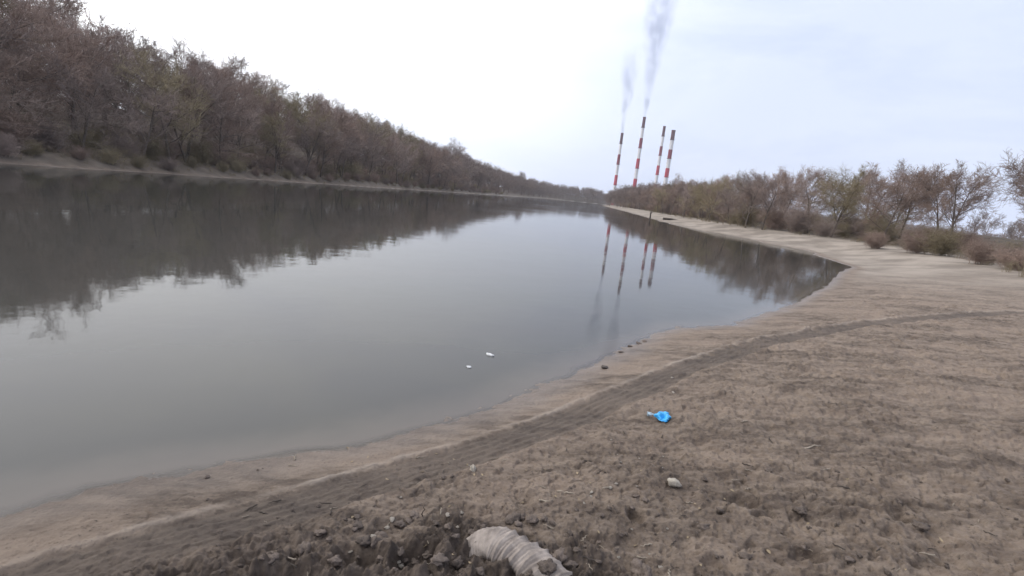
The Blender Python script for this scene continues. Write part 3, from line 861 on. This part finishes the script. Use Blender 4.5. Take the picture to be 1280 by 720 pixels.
# ------------------------------------------------------------------ foreground things
M_hose = simple('muddy_grey_plastic', (0.12, 0.099, 0.086), (0.33, 0.285, 0.252), 14, .85, .004)
def base_z(x, y):
    return float(terrain(np.array([x]), np.array([y]), False)[0])
def hose():
    ctrl = [(572, 671, -.14), (590, 672, -.07), (613, 678, -.004), (640, 691, .012), (668, 710, .008), (698, 734, -.02)]
    P = []; HZ = base_z(*at(640, 690, .38).xy)
    for px, py, dz in ctrl:
        p = at(px, py, HZ); P.append(Vector((p.x, p.y, HZ + dz)))
    def cr(t):
        t = max(0, min(len(P) - 1.001, t)); i = int(t); f = t - i
        p0, p1, p2, p3 = P[max(i - 1, 0)], P[i], P[min(i + 1, len(P) - 1)], P[min(i + 2, len(P) - 1)]
        return .5 * ((2 * p1) + (-p0 + p2) * f + (2 * p0 - 5 * p1 + 4 * p2 - p3) * f ** 2 + (-p0 + 3 * p1 - 3 * p2 + p3) * f ** 3)
    N, sides = 260, 40
    pts = [cr((len(P) - 1) * i / (N - 1)) for i in range(N)]
    V, F = [], []; prev = Vector((0, 0, 1)); ph = 0
    for i, p in enumerate(pts):
        t = (pts[min(i + 1, N - 1)] - pts[max(i - 1, 0)]).normalized()
        a = (prev - t * prev.dot(t)).normalized(); b = t.cross(a); prev = a
        u = i / (N - 1)
        ph += 2 * math.pi / (8.5 if u < .42 else 8.5 + 13 * min(1, (u - .42) / .12))
        for k in range(sides):
            an = 2 * math.pi * k / sides
            amp = (.0048 if u < .42 else .0035 + .0125 * min(1, (u - .42) / .12)) * (.45 + .55 * math.sin(1.3 * an + 5 * u + 1) ** 2)
            skew = 1.1 * math.sin(an) * (.3 + u)
            rr = (.058 + .044 * min(1, u / .5))
            rr += amp * (.55 - 1.5 * abs(math.sin(.5 * (ph + skew * 1.2))) ** .75) * (1 + .5 * math.sin(7 * an + 3 * ph)) + .005 * math.sin(2 * an + 11 * u) + .003 * math.sin(an * 5 - 23 * u)
            flat = .66 if math.cos(an) > 0 else .9
            V.append(p + a * (math.cos(an) * rr * flat) + b * (math.sin(an) * rr * 1.08))
    for i in range(N - 1):
        for k in range(sides):
            k2 = (k + 1) % sides; F.append((i * sides + k, i * sides + k2, (i + 1) * sides + k2, (i + 1) * sides + k))
    F.append(tuple(range(sides))); F.append(tuple(reversed([(N - 1) * sides + k for k in range(sides)])))
    o = link('ribbed_hose', mesh_np('ribbed_hose', V, F, [M_hose], smooth=True))
    tag(o, 'pale grey ribbed hose piece half buried in the churned foreground mud', 'hose')
hose()

def lump(seed, n=3, jag=.35, flat=.7, sub=3):
    import bmesh
    bm = bmesh.new(); bmesh.ops.create_icosphere(bm, subdivisions=sub, radius=1)
    co = np.array([v.co[:] for v in bm.verts])
    s = 1.3
    nn = fbm(co[:, 0] * s + seed * 3.7 + co[:, 2], co[:, 1] * s - seed * 1.3 + co[:, 2] * .7, 4, seed, .6) + .5 * fbm(co[:, 2] * 2 + seed, co[:, 0] * 2, 3, seed + 9)
    for v, q in zip(bm.verts, nn):
        v.co = v.co * (1 + jag * float(q)); v.co.z *= flat
    me = bpy.data.meshes.new('lump'); bm.to_mesh(me); bm.free()
    me.polygons.foreach_set('use_smooth', [True] * len(me.polygons))
    return me
def put(name, me, px, py, size, label, cat, group=None, mt=None, rot=None, sink=.25, scale=None):
    p = on_ground(px, py)
    if mt is not None: me = me.copy(); me.materials.clear(); me.materials.append(mt)
    sc = scale or (size, size, size)
    o = link(name, me, None, (p.x, p.y, p.z + sc[2] * (.6 - sink)), rot or (random.uniform(-.3, .3), random.uniform(-.3, .3), random.uniform(0, 6.28)), sc)
    return tag(o, label, cat, group)

# blue plastic bag with a twisted pale neck
M_blue = simple('blue_plastic', (0.02, 0.27, 0.66), (0.09, 0.50, 0.86), 22, .3, .002, spec=.5)
M_blue_pale = simple('pale_blue_plastic', (0.22, 0.33, 0.42), (0.40, 0.48, 0.52), 20, .35, .004, spec=.5)
def blue_bag():
    p = on_ground(828, 524)
    root = tag(empty('plastic_bag', (p.x, p.y, p.z), R(-8)), 'crumpled bright blue plastic bag with a twisted neck lying on the mud', 'bag')
    import bmesh
    bm = bmesh.new(); bmesh.ops.create_icosphere(bm, subdivisions=5, radius=1)
    co = np.array([v.co[:] for v in bm.verts])
    fold = np.abs(fbm(co[:, 0] * 1.3 + 3, co[:, 1] * 1.3 + co[:, 2] * 1.2, 2, 88)); dc = Vector((-.08, -.62, .78)).normalized(); wr = fbm(co[:, 0] * 1.6 + co[:, 2] * 2 + 5, co[:, 1] * 6, 2, 91)
    for v, a, b in zip(bm.verts, fold, wr):
        q = v.co.copy(); k = .84 + .40 * float(a) + .03 * float(b)
        z = q.z * .066 * k
        v.co = Vector((q.x * .070 * k * (1 + .12 * math.sin(2.5 * q.y)), q.y * .080 * k, z))
        v.co -= dc * (.062 * math.exp(-(q.angle(dc) / .52) ** 2)); v.co.z = max(-.006, v.co.z)     # the film sinks into an open fold

    me = bpy.data.meshes.new('bag_body'); bm.to_mesh(me); bm.free(); me.materials.append(M_blue)
    me.polygons.foreach_set('use_smooth', [True] * len(me.polygons))
    link('bag_body', me, root, (0, 0, .012))
    V, F = [], []
    N, S = 26, 20
    for i in range(N):
        t = i / (N - 1); x = -.045 - .095 * t; w = .019 - .012 * math.sin(math.pi * min(1, t * 1.5)) + .010 * max(0, t - .6) / .4
        for k in range(S):
            an = 2 * math.pi * k / S
            rr = w * (1 + .35 * math.sin(5 * an + 7 * t))
            V.append((x, .025 + .02 * t + math.cos(an) * rr, .026 - .012 * t + math.sin(an) * rr * .55))
    for i in range(N - 1):
        for k in range(S):
            k2 = (k + 1) % S; F.append((i * S + k, i * S + k2, (i + 1) * S + k2, (i + 1) * S + k))
    F.append(tuple(range(S))); F.append(tuple(reversed([(N - 1) * S + k for k in range(S)])))
    link('neck', mesh_np('neck', V, F, [M_blue_pale], smooth=True), root)
blue_bag()

M_stone = simple('pale_stone', (0.30, 0.26, 0.21), (0.50, 0.45, 0.38), 9, .8, .01)
M_dark = simple('dark_stone', (0.06, 0.05, 0.045), (0.13, 0.11, 0.098), 9, .8, .004)
M_clod = simple('mud_clod', (0.075, 0.058, 0.049), (0.15, 0.12, 0.10), 3, .92, .004, vary=.25)
M_chip = simple('pale_chip', (0.30, 0.26, 0.215), (0.56, 0.50, 0.43), 5, .7, .02)
M_white_p = simple('white_foam', (0.70, 0.70, 0.70), (0.85, 0.85, 0.84), 6, .6, .02)
M_wood = simple('weathered_wood', (0.20, 0.165, 0.125), (0.42, 0.36, 0.29), 12, .85, .01)
M_darkwood = simple('dark_wet_wood', (0.035, 0.028, 0.024), (0.085, 0.068, 0.056), 12, .8, .01)
M_leaf = simple('dead_leaf', (0.16, 0.115, 0.07), (0.36, 0.29, 0.19), 10, .8, 0, vary=.3)

put('stone', lump(3, jag=.22), 842, 606, .05, 'pale buff stone on the mud below the blue bag', 'stone', mt=M_stone, scale=(.050, .042, .045))
put('stone', lump(5, jag=.3), 755.5, 460, .04, 'small dark stone alone on the wet sand above the track', 'stone', mt=M_dark, scale=(.045, .04, .035))
put('torn_scrap', lump(8, jag=.6, flat=.35), 591, 588, .04, 'pale torn scrap on the mud just below the tyre track', 'scrap', mt=M_stone, scale=(.022, .034, .05), rot=(.6, .3, .6), sink=.4)
# stones at the water's edge on the right
for i, (px, py, s) in enumerate([(788, 433, .045), (799, 430, .05), (806, 427, .04), (776, 440, .04)]):
    put('stone', lump(20 + i % 4, jag=.35), px, py, s, 'dark wet stone in the row at the water edge beyond the beach', 'stone', 'dark stones at the water edge', M_clod, scale=(s * 1.1, s * .8, s * .38))
# white floats on the water
for i, (px, py, s, lab) in enumerate([(612.5, 444, .050, 'oblong white scrap of foam floating on the river, the larger of two'), (586, 459, .032, 'small round white speck of foam floating nearer the beach')]):
    p = at(px, py, 0.0)
    me = lump(40 + i, jag=.25).copy(); me.materials.append(M_white_p)
    tag(link('floating_foam', me, None, (p.x, p.y, .004), (0, 0, .9), (s * (.7 if i == 0 else 1), s * (1.3 if i == 0 else 1), s * .6)), lab, 'litter')

# post and log on the far sand
p = toward(806.5, 265, 112); p.z = ground_zc(p.x, p.y)
V, F = tube([(0, 0, -.4), (.03, .0, .5), (.0, .02, 1.1), (.06, .02, 1.55)], [.17, .15, .14, .11], 9)
po = tag(empty('mooring_post', (p.x + 1.2, p.y, ground_zc(p.x + 1.2, p.y))), 'dark leaning post standing on the right sandy bank by the water', 'post')
link('shaft', mesh_np('shaft', V, F, [M_darkwood], smooth=True), po)
V, F = tube([(0, 0, .95), (.28, .05, 1.25), (.42, .08, 1.6)], [.07, .05, .025], 7); link('branch_stub', mesh_np('branch_stub', V, F, [M_darkwood], smooth=True), po)
q = toward(815, 266, 106); V, F = tube([(0, 0, .18), (1.6, .3, .24), (3.4, .3, .2), (5.2, .8, .28)], [.22, .2, .17, .1], 9)
tag(link('driftwood_log', mesh_np('driftwood_log', V, F, [M_darkwood], smooth=True), None, (q.x + 2.4, q.y, ground_zc(q.x + 3.5, q.y))), 'dark driftwood log lying on the right sandy bank near the post', 'log')

# sticks
def stick(px, py, L, ang, rad_, label, mt, rise=0.0, group=None):
    p = on_ground(px, py)
    pts, rr = [], []
    d = Vector((math.cos(ang), math.sin(ang), rise)).normalized(); s = d.orthogonal()
    for i in range(7):
        t = i / 6 - .5 if not rise else i / 6
        pts.append(d * (L * t) + Vector((random.gauss(0, .006), random.gauss(0, .006), random.gauss(0, .003)))); rr.append(rad_ * (1 - .5 * i / 6))
    V, F = tube(pts, rr, 7)
    tag(link('stick', mesh_np('stick', V, F, [mt], smooth=True), None, (p.x, p.y, p.z + rad_ * .8)), label, 'stick', group)
stick(682, 626, .10, .15, .006, 'pale straight stick lying left of the middle of the mud', M_wood)
stick(708, 615, .11, -.1, .006, 'pale stick just above and right of the other pale stick', M_wood)
stick(527, 647, .08, .4, .004, 'thin dark twig standing upright beside the deep hollow', M_darkwood, rise=6)
stick(545, 668, .07, .9, .005, 'dark slanting twig right of the deep hollow', M_darkwood)
stick(760, 609, .11, .35, .005, 'pale twig lying above the black footprint hole', M_wood)
stick(738, 575, .09, .2, .005, 'dark twig lying between the track and the pale chips', M_darkwood)
stick(735, 699, .12, -.25, .005, 'forked dark twig lying right of the ribbed hose', M_darkwood)
stick(1010, 560, .3, .5, .01, 'long weathered stick lying on the beach right of the bag', M_wood)

# pale chips and scraps
chips = [(772, 568, .014), (799, 573, .012), (829, 571, .012), (828, 585, .010), (739, 616, .020), (739, 621, .016), (730, 629, .010), (770, 605, .018), (763, 610, .020),
         (796, 608, .012), (577, 641, .016), (559, 653, .022), (572, 660, .018), (466, 671, .024), (438, 690, .015), (499, 703, .015), (502, 709, .022), (592, 691, .014),
         (826, 710, .020), (812, 693, .012), (790, 662, .010), (834, 661, .012), (773, 697, .012), (501, 622, .014), (840, 472, .03), (841, 491, .028), (587, 581, .014), (764, 550, .012), (776, 578, .016), (490, 650, .026), (484, 660, .022)]
CH = [lump(60 + i, jag=.5, flat=.45, sub=2) for i in range(4)]
for me in CH: me.materials.append(M_chip)
for i, (px, py, s) in enumerate(chips):
    put('pale_chip', CH[i % 4], px, py, s, 'small pale chip lying loose on the churned mud', 'chip', 'pale chips scattered over the mud', scale=(s * random.uniform(.5, 1.0), s * .7, s * .5))

# clods of broken mud
CL = [lump(80 + i, jag=.55, flat=.75) for i in range(6)]
for me in CL: me.materials.append(M_clod)
clods = [(590, 668, .035), (598, 690, .03), (604, 660, .028), (475, 668, .045), (468, 680, .04), (448, 660, .04), (500, 657, .04), (512, 652, .035), (518, 645, .04), (545, 655, .03), (560, 660, .035), (570, 672, .03), (455, 690, .05), (476, 694, .045), (500, 691, .03),
         (520, 694, .035), (535, 690, .035), (548, 702, .05), (572, 706, .045), (600, 716, .03), (640, 650, .05), (652, 648, .04), (664, 651, .045), (648, 657, .03), (680, 650, .03), (700, 700, .06), (684, 712, .055), (712, 706, .04), (440, 712, .06),
         (795, 622, .03), (806, 626, .025), (790, 636, .025), (798, 714, .05), (808, 718, .05), (720, 694, .025), (690, 655, .025), (710, 666, .02), (445, 648, .035), (720, 638, .02), (752, 645, .02), (770, 688, .02), (748, 703, .02),
         (380, 690, .06), (340, 700, .05), (400, 668, .045), (420, 705, .05), (880, 660, .04), (930, 700, .05), (1000, 640, .05), (1060, 700, .045), (1150, 660, .05), (960, 590, .04), (880, 600, .03), (900, 640, .03)]
for i, (px, py, s) in enumerate(clods):
    put('mud_clod', CL[i % 6], px, py, s, 'rough clod of broken dark mud in the foreground', 'clod', 'mud clods in the churned foreground', sink=.15, scale=(s * random.uniform(.8, 1.3) * .72, s * random.uniform(.7, 1.1) * .72, s * random.uniform(.6, 1.0) * .72))
rg = random.Random(77)
for i in range(90):
    px, py = rg.uniform(250, 1270), rg.uniform(585, 720)
    s = rg.uniform(.006, .018)
    put('mud_crumb', CL[i % 6], px, py, s, 'small crumb of mud loose on the beach surface', 'crumb', 'mud crumbs over the beach', scale=(s, s * .8, s * .8))

rg = random.Random(91)
TW = []
for k in range(4):
    v, f = tube([(-.5 + t * .2, .06 * math.sin(3 * t + k), .03 * math.cos(2 * t + k)) for t in range(6)], [.06, .055, .05, .045, .035, .02], 5); me = mesh_np('twig_bit', v, f, [M_darkwood if k % 2 else M_wood], smooth=True); TW.append(me)
for i in range(110):
    px, py = rg.uniform(300, 1270), rg.uniform(520, 718)
    if py < 560 and px < 700: continue
    L = rg.uniform(.025, .09)
    put('twig_bit', TW[i % 4], px, py, L, 'short broken twig bit lying on the beach mud', 'twig', 'broken twig bits over the beach', sink=.52, rot=(0, rg.uniform(-.15, .15), rg.uniform(0, 6.28)))
# dead leaves
def leaf_mesh(seed):
    rg = random.Random(seed); V, F = [], []
    n, mdd = 9, 4
    for i in range(n):
        t = i / (n - 1); w = math.sin(math.pi * t) ** .8 * .42 + .01
        for j in range(-mdd, mdd + 1):
            u = j / mdd
            V.append((t * 1.6 - .8, u * w, .18 * u * u * math.sin(3 * t + seed) + .15 * math.sin(2.5 * t + seed) + .02))
    m_ = 2 * mdd + 1
    for i in range(n - 1):
        for j in range(m_ - 1):
            F.append((i * m_ + j, i * m_ + j + 1, (i + 1) * m_ + j + 1, (i + 1) * m_ + j))
    me = mesh_np('dead_leaf', V, F, [M_leaf], smooth=True)
    return me
LV = [leaf_mesh(k) for k in range(4)]
rg = random.Random(31)
for i in range(70):
    px, py = rg.uniform(430, 1250), rg.uniform(560, 716)
    s = rg.uniform(.010, .022)
    put('dead_leaf', LV[i % 4], px, py, s, 'curled dead leaf lying on the beach mud', 'leaf', 'dead leaves on the beach', sink=.45, rot=(rg.uniform(-.25, .25), rg.uniform(-.25, .25), rg.uniform(0, 6.28)))
print('shrubs', sum(o.name.startswith('bare_shrub') for o in bpy.data.objects), 'trees', sum(o.name.startswith('bare_tree') for o in bpy.data.objects), 'objects', len(bpy.data.objects), 'left trees', n_left)
